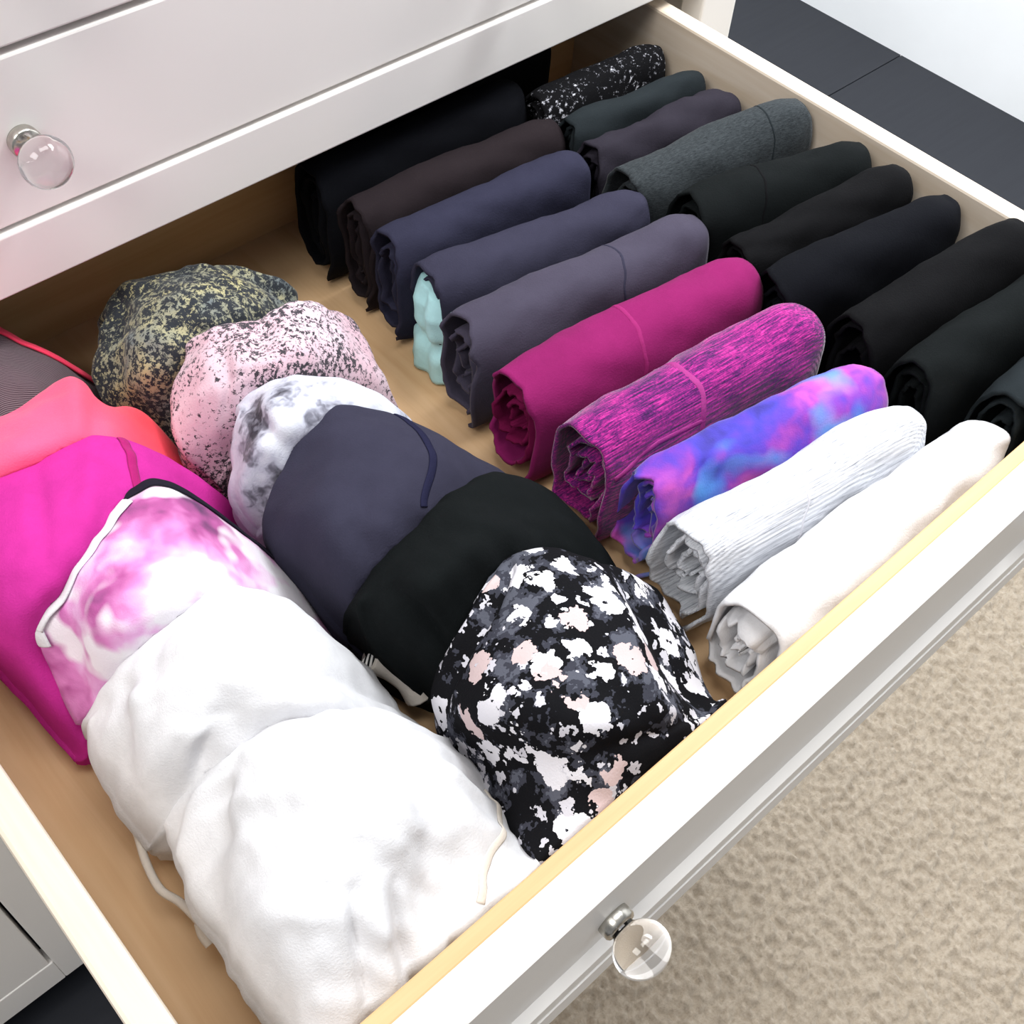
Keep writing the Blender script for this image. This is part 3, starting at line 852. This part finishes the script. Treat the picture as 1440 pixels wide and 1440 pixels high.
class Roll:
    """leggings folded into an upright flat roll: one sheet wound into a flattened spiral."""

    def __init__(self, key, label, mat, seed, inner=None, turns=3.1, wrinkle=1.0, group=None, seams=(), hem_cut=0.0, nx=34, loose=1.0, part_labels=None, bulge=0.0):
        self.bulge = bulge
        xl, yl, xr, yr, zl, zr, wd = ROLL[key][:7]
        self.wr_end = ROLL[key][7] if len(ROLL[key]) > 7 else wd     # thickness at the far end
        self.L = math.hypot(xr - xl, yr - yl)
        self.ang = math.atan2(yr - yl, xr - xl)
        self.hl, self.hr, self.w = zl - BASE, zr - BASE, wd
        self.seed, self.wr, self.loose, self.hem = seed * 7.31, wrinkle, loose, hem_cut
        self.turns = turns
        self.py = (wd / 2 - 0.0035) / turns
        self.pz = self.py * 1.7
        self.t = thing('leggings', label, 'leggings', ((xl + xr) / 2, (yl + yr) / 2, BASE), self.ang, group)
        split = 2 * PI * 1.12
        self.sheet('outer_wrap', 0.12 * PI, split, 64, nx, mat)
        o = self.sheet('inner_folds', split - 0.15, 2 * PI * turns, int(44 * (turns - 1.1)), max(14, nx // 2), inner or mat)
        if part_labels:
            o['label'] = part_labels
        for (nm, path, wdt, m) in seams:
            strip(nm, self.S, self.N, path, wdt, 0.0009, m, self.t, 48, 8, 0.0005)

    def S(self, u, phi):
        t = phi / (2 * PI)
        s = self.seed
        H = self.hl * (1 - u) + self.hr * u + self.bulge * 4 * u * (1 - u)
        x0 = -self.L / 2 + (0.005 * nz(phi * 0.9, s, 3.3) + 0.0035 * nz(phi * 2.6, s, 8.1)) * self.loose + 0.0035 * max(0, t - 0.9)
        x1 = self.L / 2 + 0.004 * nz(phi * 0.9, s, 5.3) - 0.0035 * max(0, t - 0.9)
        if self.hem and t < 1.2:
            low = max(0.0, math.cos(phi) + 0.15)
            x0 += self.hem * min(1, low * 1.6)
        x = x0 * (1 - u) + x1 * u
        wu = self.w * (1 - u) + self.wr_end * u
        a = max(0.0025, wu / 2 - self.py * t * wu / self.w)
        b = max(0.006, H / 2 - self.pz * t)
        # rounded shoulders at both ends of the roll
        d0, d1 = x + self.L / 2, self.L / 2 - x
        for d, am in ((d0, 0.35), (d1, 1.0)):
            e = max(0.0, 1 - max(0, d) / 0.022)
            a -= am * 0.0045 * e * e
            b -= am * 0.0060 * e * e
        top = 0.5 - 0.5 * math.cos(phi)          # 0 at the bottom, 1 at the top
        n_ = 3.2 - 0.55 * top
        sy = -spow(math.sin(phi), 2 / n_)
        sz = -spow(math.cos(phi), 2 / n_)
        # drape: long soft undulation, diagonal creases, loose inner layers
        dsp = self.wr * (0.0034 * nz(x * 14, phi * 0.55, s) + 0.0020 * nz(x * 34 + phi * 1.4, phi * 0.9, s + 4) + 0.0009 * nz(x * 80 - phi * 2.0, phi * 1.6, s + 9))
        if t > 1.0:
            dsp += self.loose * (0.0022 * nz(phi * 1.7, x * 10, s + 2) + 0.0012 * nz(phi * 4.1, x * 14, s + 6))
        ln = math.hypot(sy * b, sz * a) + 1e-6
        y = a * sy + dsp * (sy * b / ln)
        z = H / 2 + b * sz + dsp * (sz * a / ln)
        # edge of the sheet flares a little at the open end
        return (x, y + 0.0015 * nz(x * 9, z * 20, s + 1), max(0.0012, z))

    def N(self, u, phi):
        e = 0.004
        p = Vector(self.S(u, phi))
        a = Vector(self.S(min(1, u + e), phi)) - Vector(self.S(max(0, u - e), phi))
        b = Vector(self.S(u, phi + 0.03)) - Vector(self.S(u, phi - 0.03))
        n = a.cross(b)
        H = self.hl * (1 - u) + self.hr * u
        if n.dot(Vector((0, p.y, p.z - H / 2))) < 0:
            n = -n
        return n.normalized()

    def sheet(self, name, p0, p1, nphi, nx, mat):
        vs = []
        us = [0.5 - 0.5 * math.cos(PI * (0.12 + 0.76 * i / (nx - 1))) for i in range(nx)]
        lo, hi = us[0], us[-1]
        us = [(v - lo) / (hi - lo) for v in us]
        for j in range(nphi):
            ph = p0 + (p1 - p0) * j / (nphi - 1)
            for u in us:
                vs.append(self.S(u, ph))
        me = bpy.data.meshes.new(name)
        me.from_pydata(vs, [], grid_faces(nx, nphi))
        o = link_obj(name, me, mat, self.t)
        so = o.modifiers.new('cloth_thickness', 'SOLIDIFY')
        so.thickness = 0.0022
        so.offset = 0.0
        return o


def cr(p0, p1, p2, p3, t):
    return 0.5 * (2 * p1 + (p2 - p0) * t + (2 * p0 - 5 * p1 + 4 * p2 - p3) * t * t + (3 * p1 - p0 - 3 * p2 + p3) * t ** 3)


PACKETS = {}


class Packet:
    """a top folded into a soft upright packet: draped upper skin, sides falling to the drawer bottom."""

    def __init__(self, key, label, mat, seed, wrinkle=1.0, group=None, back=(0.016, -0.045), nu=64, nv=64, folds=(), name='folded_top', cat='top'):
        self.key = key
        rows = [[Vector(q) for q in r] for r in PATCH[key]]
        b = [q + Vector((0.0, back[0], back[1])) for q in rows[0]]
        mid = [q + Vector((0.0, back[0] * 0.75, back[1] * 0.35)) for q in rows[0]]
        for r in (b, mid):
            for q in r:
                q[2] = max(q[2], BASE + 0.01)
                q[1] = min(q[1], BACK - 0.006)
        self.rows = [b, mid] + rows
        self.seed, self.wr, self.folds = seed * 5.17, wrinkle, folds
        allp = np.concatenate([np.array(r) for r in self.rows])
        self.mid = Vector((float(allp[:, 0].mean()), float(allp[:, 1].mean()), -0.085))
        self.org = (float(allp[:, 0].mean()), float(allp[:, 1].mean()), BASE)
        self.t = thing(name, label, cat, self.org, 0, group)
        self.nr, self.nc = len(self.rows), len(self.rows[0])
        self.build(nu, nv, mat)

    def raw(self, u, v):
        fu, fv = u * (self.nc - 1), v * (self.nr - 1)
        i, j = min(int(fu), self.nc - 2), min(int(fv), self.nr - 2)
        tu, tv = fu - i, fv - j
        ci = lambda k: min(self.nc - 1, max(0, k))
        rj = lambda k: min(self.nr - 1, max(0, k))
        col = []
        for dj in (-1, 0, 1, 2):
            r = self.rows[rj(j + dj)]
            col.append(cr(r[ci(i - 1)], r[ci(i)], r[ci(i + 1)], r[ci(i + 2)], tu))
        return cr(col[0], col[1], col[2], col[3], tv)

    def nraw(self, u, v):
        e = 0.01
        a = self.raw(min(1, u + e), v) - self.raw(max(0, u - e), v)
        b = self.raw(u, min(1, v + e)) - self.raw(u, max(0, v - e))
        n = b.cross(a).normalized()
        if n.dot(self.raw(u, v) - self.mid) < 0:
            n = -n
        return n

    def S(self, u, v):
        p = self.raw(u, v)
        n = self.nraw(u, v)
        s = self.seed
        x, y, z = p
        d = 0.0030 * nz(x * 26, y * 26, s) + 0.0016 * nz((x + y) * 60, (x - y) * 22, s + 3) + 0.0007 * nz(x * 120, y * 120, s + 7)
        d *= self.wr
        for (u0, v0, u1, v1, wid, amp) in self.folds:
            # a crease or a raised fold along a segment on the cloth
            ax, ay = u1 - u0, v1 - v0
            t = max(0.0, min(1.0, ((u - u0) * ax + (v - v0) * ay) / (ax * ax + ay * ay)))
            dd = math.hypot(u - u0 - t * ax, v - v0 - t * ay) / wid
            d += amp * math.exp(-dd * dd) * math.sin(PI * (0.15 + 0.7 * t))
        q = p + n * d
        q[0] = min(max(q[0], 0.003), 0.697)
        q[1] = min(max(q[1], 0.003), BACK - 0.003)
        q[2] = max(q[2], BASE + 0.003)
        return q

    def N(self, u, v):
        return self.nraw(u, v)

    def build(self, nu, nv, mat):
        ox, oy, oz = self.org
        vs = []
        for j in range(nv):
            for i in range(nu):
                vs.append(self.S(i / (nu - 1), j / (nv - 1)))
        fs = grid_faces(nu, nv)
        loop = [i for i in range(nu)] + [j * nu + nu - 1 for j in range(1, nv)] + [(nv - 1) * nu + i for i in range(nu - 2, -1, -1)] + [j * nu for j in range(nv - 2, 0, -1)]
        c = np.mean([vs[i] for i in loop], axis=0)
        prev = loop
        m = len(loop)
        for k, fr in enumerate((0.08, 0.2, 0.36, 0.52, 0.68, 0.84, 1.0)):
            cur = []
            for q, i in enumerate(loop):
                p = vs[i]
                o = Vector((p[0] - c[0], p[1] - c[1], 0.0)).normalized()
                z = p[2] + (BASE + 0.001 - p[2]) * fr
                out = 0.0016 * math.sin(min(1, fr * 5) * PI / 2) - 0.006 * fr * fr + 0.0018 * math.sin(fr * 17 + nz(q * 0.05, self.seed, 1) * 2)
                r = Vector((p[0], p[1], z)) + o * out
                r[0] = min(max(r[0], 0.002), 0.698)
                r[1] = min(max(r[1], 0.002), BACK - 0.002)
                cur.append(len(vs))
                vs.append(r)
            for q in range(m):
                q2 = (q + 1) % m
                fs.append((prev[q2], prev[q], cur[q], cur[q2]))
            prev = cur
        vs.append(np.array((c[0], c[1], BASE + 0.001)))
        ce = len(vs) - 1
        for q in range(m):
            fs.append((prev[(q + 1) % m], prev[q], ce))
        me = bpy.data.meshes.new('cloth_body')
        me.from_pydata([(v[0] - ox, v[1] - oy, v[2] - oz) for v in vs], [], fs)
        fix_normals(me)
        self.body = link_obj('cloth_body', me, mat, self.t)
        PACKETS[self.key] = self

    def band(self, name, path, width, mat, lift=0.0002, thick=0.0007, label=None):
        o = strip(name, self.S, self.N, path, width, lift, mat, self.t, 70, 8, thick, self.org)
        if label:
            o['label'] = label
        return o


def gathered(roll):
    """pale cloth bunched up inside the open end of a roll."""
    nz_, na = 30, 40
    vs = []
    h0 = roll.hl
    for j in range(nz_):
        f = j / (nz_ - 1)
        z = 0.002 + f * h0 * 0.74
        pin = 1 - 0.30 * math.exp(-((f - 0.42) / 0.10) ** 2) - 0.25 * max(0, f - 0.8) / 0.2
        for k in range(na):
            a = 2 * PI * k / na
            pl = 1 + 0.16 * math.sin(3 * a + 1.0 + 1.2 * f) + 0.09 * math.sin(7 * a + 2.0 * f) + 0.10 * nz(math.cos(a) * 1.5, f * 4, 2.0)
            rr = pin * pl
            vs.append((-roll.L / 2 + 0.013 + 0.019 * rr * math.cos(a), -0.001 + 0.022 * rr * math.sin(a), z + 0.003 * nz(a, f * 6, 5)))
    fs = grid_faces(na, nz_, 0, True)
    fs.append(tuple(range(na - 1, -1, -1)))
    fs.append(tuple((nz_ - 1) * na + k for k in range(na)))
    me = bpy.data.meshes.new('gathered_lining')
    me.from_pydata(vs, [], fs)
    fix_normals(me)
    o = link_obj('gathered_lining', me, MT['aqua'], roll.t)
    o['label'] = 'pale aqua gathered cloth in the open end of the roll'


# ---------------------------------------------------------------- rolled leggings
GA, GB = 'rolled leggings in the middle row', 'dark rolled leggings along the drawer side'


def over(u0, u1, a=0.35, b=1.5):
    return [(u0, a * PI), (u0 * 0.6 + u1 * 0.4, (a * 0.6 + b * 0.4) * PI), (u1, b * PI)]


Roll('AX', 'black rolled leggings squeezed against the drawer back', MT['black'], 21, group=GA, nx=20)
Roll('A0', 'black rolled leggings right behind the brownish black pair', MT['black_blue'], 1, group=GA)
Roll('A1', 'brownish black rolled leggings behind the dark navy pairs', MT['brown_black'], 2, group=GA, loose=1.2)
Roll('A2', 'dark navy rolled leggings behind the navy pair with aqua lining', MT['navy_deep'], 3, group=GA, loose=1.2)
r3 = Roll('A3', 'dark navy rolled leggings with pale aqua cloth poking out of the open end', MT['navy'], 4, group=GA, hem_cut=0.036)
gathered(r3)
Roll('A4', 'slate purple-grey rolled leggings behind the plain magenta pair', MT['slate'], 5, group=GA, loose=1.3,
     seams=[('seam', over(0.58, 0.66), 0.0022, MT['navy'])])
Roll('A5', 'plain magenta rolled leggings with a tonal cross seam', MT['magenta'], 6, inner=MT['magenta_dark'], group=GA, loose=1.5,
     seams=[('seam', over(0.42, 0.50), 0.0035, MT['magenta_seam'])])
Roll('A6', 'heathered purple and pink rolled leggings with raised pink seams', MT['heather_purple'], 7, group=GA, loose=1.6,
     seams=[('seam', over(0.40, 0.46), 0.0048, MT['purple_seam']), ('seam', [(0.03, 0.60 * PI), (0.22, 0.66 * PI), (0.42, 0.63 * PI)], 0.0040, MT['purple_seam'])])
Roll('A7', 'blue and violet galaxy print rolled leggings', MT['galaxy'], 8, group=GA, loose=1.5, wrinkle=1.3)
Roll('A8', 'pale grey marl rolled leggings with fine stripes, behind the white pair', MT['grey_stripe'], 9, group=GA, loose=1.8,
     seams=[('seam', over(0.34, 0.44, 0.4, 0.9), 0.0022, MT['grey_light'])])
Roll('A9', 'white rolled leggings lying against the drawer front', MT['white'], 10, group=GA, loose=1.8, wrinkle=1.3, bulge=0.008)

Roll('B0', 'black rolled leggings flecked with white, in the back corner', MT['sparkle'], 11, group=GB, nx=26)
Roll('B1', 'thin charcoal teal rolled leggings in front of the white-flecked pair', MT['charcoal_teal'], 12, group=GB, nx=26)
Roll('B2', 'plum black wrinkled rolled leggings behind the heathered charcoal pair', MT['plum_black'], 13, group=GB, nx=30, wrinkle=2.0)
Roll('B3', 'heathered charcoal grey rolled leggings with a darker end', MT['heather_charcoal'], 14, group=GB, nx=26,
     seams=[('waistband', over(0.74, 0.80, 0.5, 1.45), 0.0018, MT['charcoal_teal'])])
Roll('B4', 'black rolled leggings with a cross seam, in front of the heathered charcoal pair', MT['black_green'], 15, group=GB, nx=26,
     seams=[('seam', over(0.34, 0.42, 0.5, 1.4), 0.0020, MT['black'])])
Roll('B5', 'slim black rolled leggings, second in front of the heathered charcoal pair', MT['black'], 16, group=GB, nx=26, wrinkle=1.5)
Roll('B6', 'black rolled leggings beside the end of the heathered purple pair', MT['black_blue'], 17, group=GB, nx=26)
Roll('B7', 'thick black rolled leggings beside the end of the galaxy print pair', MT['black'], 18, group=GB, nx=26)
Roll('B8', 'black rolled leggings beside the end of the pale grey pair', MT['black_green'], 19, group=GB, nx=26)
Roll('B9', 'black rolled leggings beside the end of the white pair, against the drawer front', MT['charcoal_teal'], 20, group=GB, nx=26)

# ---------------------------------------------------------------- folded tops
# folds: (u0, v0, u1, v1, width, height) ridges (+) and creases (-) on the cloth
GC, GD = 'folded tops in the second row', 'folded tops along the left drawer side'
Packet('yellow_speckle_top', 'yellow and dark grey speckled folded top at the back of its row', MT['yellow_speckle'], 1, 2.4, GC,
       folds=[(0.15, 0.35, 0.10, 0.75, 0.05, -0.004), (0.55, 0.30, 0.95, 0.42, 0.04, -0.005), (0.75, 0.33, 0.98, 0.36, 0.04, 0.004), (0.35, 0.45, 0.75, 0.55, 0.06, 0.003)])
Packet('pink_speckle_top', 'pale pink folded top with dark specks', MT['pink_speckle'], 2, 1.5, GC,
       folds=[(0.28, 0.42, 0.34, 0.8, 0.06, -0.005), (0.55, 0.38, 0.45, 0.7, 0.07, -0.004)])
Packet('marble_top', 'white and grey marbled folded top', MT['marble'], 3, 1.5, GC,
       folds=[(0.10, 0.45, 0.38, 0.72, 0.05, -0.005), (0.2, 0.7, 0.05, 0.95, 0.05, 0.004)])
p = Packet('navy_top', 'smooth slate navy folded top with a dark side seam', MT['indigo'], 4, 0.9, GC,
           folds=[(0.45, 0.62, 0.30, 0.95, 0.06, -0.004), (0.30, 0.70, 0.12, 0.95, 0.06, 0.003)])
p.band('seam', [(0.60, 0.30), (0.67, 0.42), (0.72, 0.56), (0.74, 0.66)], 0.0055, MT['indigo_seam'])
tube('hem_lining', PTS['navy_lining'], 0.0085, MT['cream'], p.t, p.org, 12)['label'] = 'white lining at the hem'
tube('hem_stitch', PTS['navy_stitch'], 0.0035, MT['stitch'], p.t, p.org, 10)['label'] = 'black and white overlock stitching'
Packet('black_top', 'plain black folded top behind the floral one', MT['black_green'], 5, 1.1, GC,
       folds=[(0.16, 0.52, 0.26, 0.95, 0.035, -0.006), (0.08, 0.5, 0.16, 0.9, 0.04, 0.003), (0.6, 0.42, 0.8, 0.7, 0.07, -0.003)])
Packet('floral', 'black folded top with white and grey flower print', MT['floral'], 6, 1.0, GC, nu=80, nv=80,
       folds=[(0.17, 0.36, 0.05, 0.66, 0.028, -0.008), (0.10, 0.36, 0.0, 0.62, 0.03, 0.004), (0.70, 0.36, 0.80, 0.9, 0.05, 0.005),
              (0.82, 0.40, 0.93, 0.85, 0.04, -0.005), (0.15, 0.70, 0.85, 0.80, 0.05, 0.003), (0.2, 0.84, 0.9, 0.90, 0.04, -0.003)])

p = Packet('mesh_top', 'grey striped knit folded top edged with a coral band', MT['knit'], 7, 0.8, GD)
p.band('edge_band', [(0.0, 0.49), (0.5, 0.50), (1.0, 0.50)], 0.011, MT['coral_band'], 0.0012, 0.0014, 'coral pink edge band')
Packet('coral_top', 'bright pink to coral folded top', MT['coral'], 8, 0.8, GD, folds=[(0.40, 0.5, 0.45, 0.8, 0.05, 0.003), (0.55, 0.5, 0.5, 0.85, 0.05, -0.003)])
p = Packet('magenta_top', 'hot magenta folded top with a darker seam', MT['hot_magenta'], 9, 0.9, GD,
           folds=[(0.30, 0.36, 0.36, 0.62, 0.03, -0.003), (0.5, 0.36, 0.48, 0.6, 0.05, 0.003)])
p.band('seam', [(0.62, 0.30), (0.65, 0.42), (0.67, 0.54)], 0.006, MT['hot_seam'])
p = Packet('tie_dye_top', 'pink and white tie-dye folded top with white binding', MT['tie_dye'], 10, 0.8, GD,
           folds=[(0.10, 0.55, 0.06, 0.95, 0.04, -0.004), (0.2, 0.6, 0.14, 0.95, 0.04, 0.003)])
p.band('binding', [(0.02, 0.70), (0.01, 0.60), (0.06, 0.56), (0.15, 0.52), (0.26, 0.48), (0.38, 0.44)], 0.009, MT['white'], 0.0008, 0.0012, 'white binding')
p.band('neck_band', [(0.36, 0.395), (0.55, 0.395), (0.78, 0.395), (0.98, 0.40)], 0.010, MT['ink'], 0.0006, 0.0010, 'dark patterned neck band')
Packet('white_top', 'white folded top between the tie-dye one and the white tank', MT['white'], 11, 1.9, GD, nu=72, nv=72,
       folds=[(0.55, 0.60, 0.97, 0.70, 0.05, -0.006), (0.6, 0.5, 0.95, 0.55, 0.05, 0.004), (0.16, 0.45, 0.07, 0.85, 0.04, -0.005),
              (0.28, 0.42, 0.16, 0.75, 0.04, -0.003), (0.22, 0.5, 0.12, 0.85, 0.04, 0.003), (0.35, 0.8, 0.2, 0.98, 0.05, -0.005)])
p = Packet('white_tank', 'large white folded tank top against the drawer front', MT['white'], 12, 1.9, GD, nu=84, nv=84,
           folds=[(0.14, 0.36, 0.03, 0.62, 0.035, 0.006), (0.22, 0.36, 0.10, 0.6, 0.04, -0.006), (0.72, 0.50, 0.66, 0.95, 0.06, -0.005),
                  (0.45, 0.80, 0.40, 1.0, 0.025, -0.005), (0.58, 0.82, 0.55, 1.0, 0.025, -0.005), (0.52, 0.8, 0.48, 1.0, 0.025, 0.004),
                  (0.80, 0.42, 0.90, 0.8, 0.05, 0.004), (0.70, 0.85, 0.70, 1.0, 0.025, -0.004), (0.62, 0.36, 0.78, 0.55, 0.05, -0.003)])
p.band('side_seam', [(0.97, 0.50), (0.93, 0.66), (0.86, 0.84), (0.80, 0.97)], 0.0045, MT['cream'])
tube('strap', PTS['tank_strap'], 0.0022, MT['cream'], p.t, p.org, 8)['label'] = 'thin cream strap loop'
tube('tag', PTS['tank_tag'], 0.0042, MT['cream'], p.t, p.org, 8)['label'] = 'small cream fabric tag'


def settle(order):
    """cloth that would lie inside a neighbour is pressed back against that neighbour's side."""
    tilt = Vector((0.013, 0.021, 1.0)).normalized()
    dirs = [Vector((math.sin(a), math.cos(a), 0)) for a in (0.0, 0.5, -0.5, 1.0, -1.0, PI / 2, -PI / 2)]
    done = []
    for key in order:
        p = PACKETS[key]
        me = p.body.data
        org = Vector(p.org)
        for _pass in range(4):
            for (tree, lo, hi) in done:
                for v in me.vertices:
                    q = v.co + org
                    if not all(lo[i] < q[i] < hi[i] for i in range(3)):
                        continue
                    n, s = 0, q.copy()
                    for _ in range(12):
                        h = tree.ray_cast(s, tilt)
                        if h[0] is None:
                            break
                        n += 1
                        s = h[0] + tilt * 1e-5
                    if n % 2 == 0 or tree.find_nearest(q)[3] < 0.002:
                        continue
                    best = None
                    for d in dirs:
                        h = tree.ray_cast(q, d)
                        if h[0] is not None and (best is None or h[3] < best[0]):
                            best = (h[3], d)
                    if best:
                        q = q + best[1] * max(0.0, best[0] - 0.0012)
                        q.x = min(max(q.x, 0.002), 0.698)
                        q.y = min(max(q.y, 0.002), BACK - 0.002)
                        v.co = q - org
        me.update()
        vs = [v.co + org for v in me.vertices]
        a = np.array(vs)
        done.append((BVHTree.FromPolygons(vs, [tuple(f.vertices) for f in me.polygons]), a.min(0), a.max(0)))


settle(['floral', 'black_top', 'navy_top', 'marble_top', 'pink_speckle_top', 'yellow_speckle_top'])
settle(['white_tank', 'white_top', 'tie_dye_top', 'magenta_top', 'coral_top', 'mesh_top'])
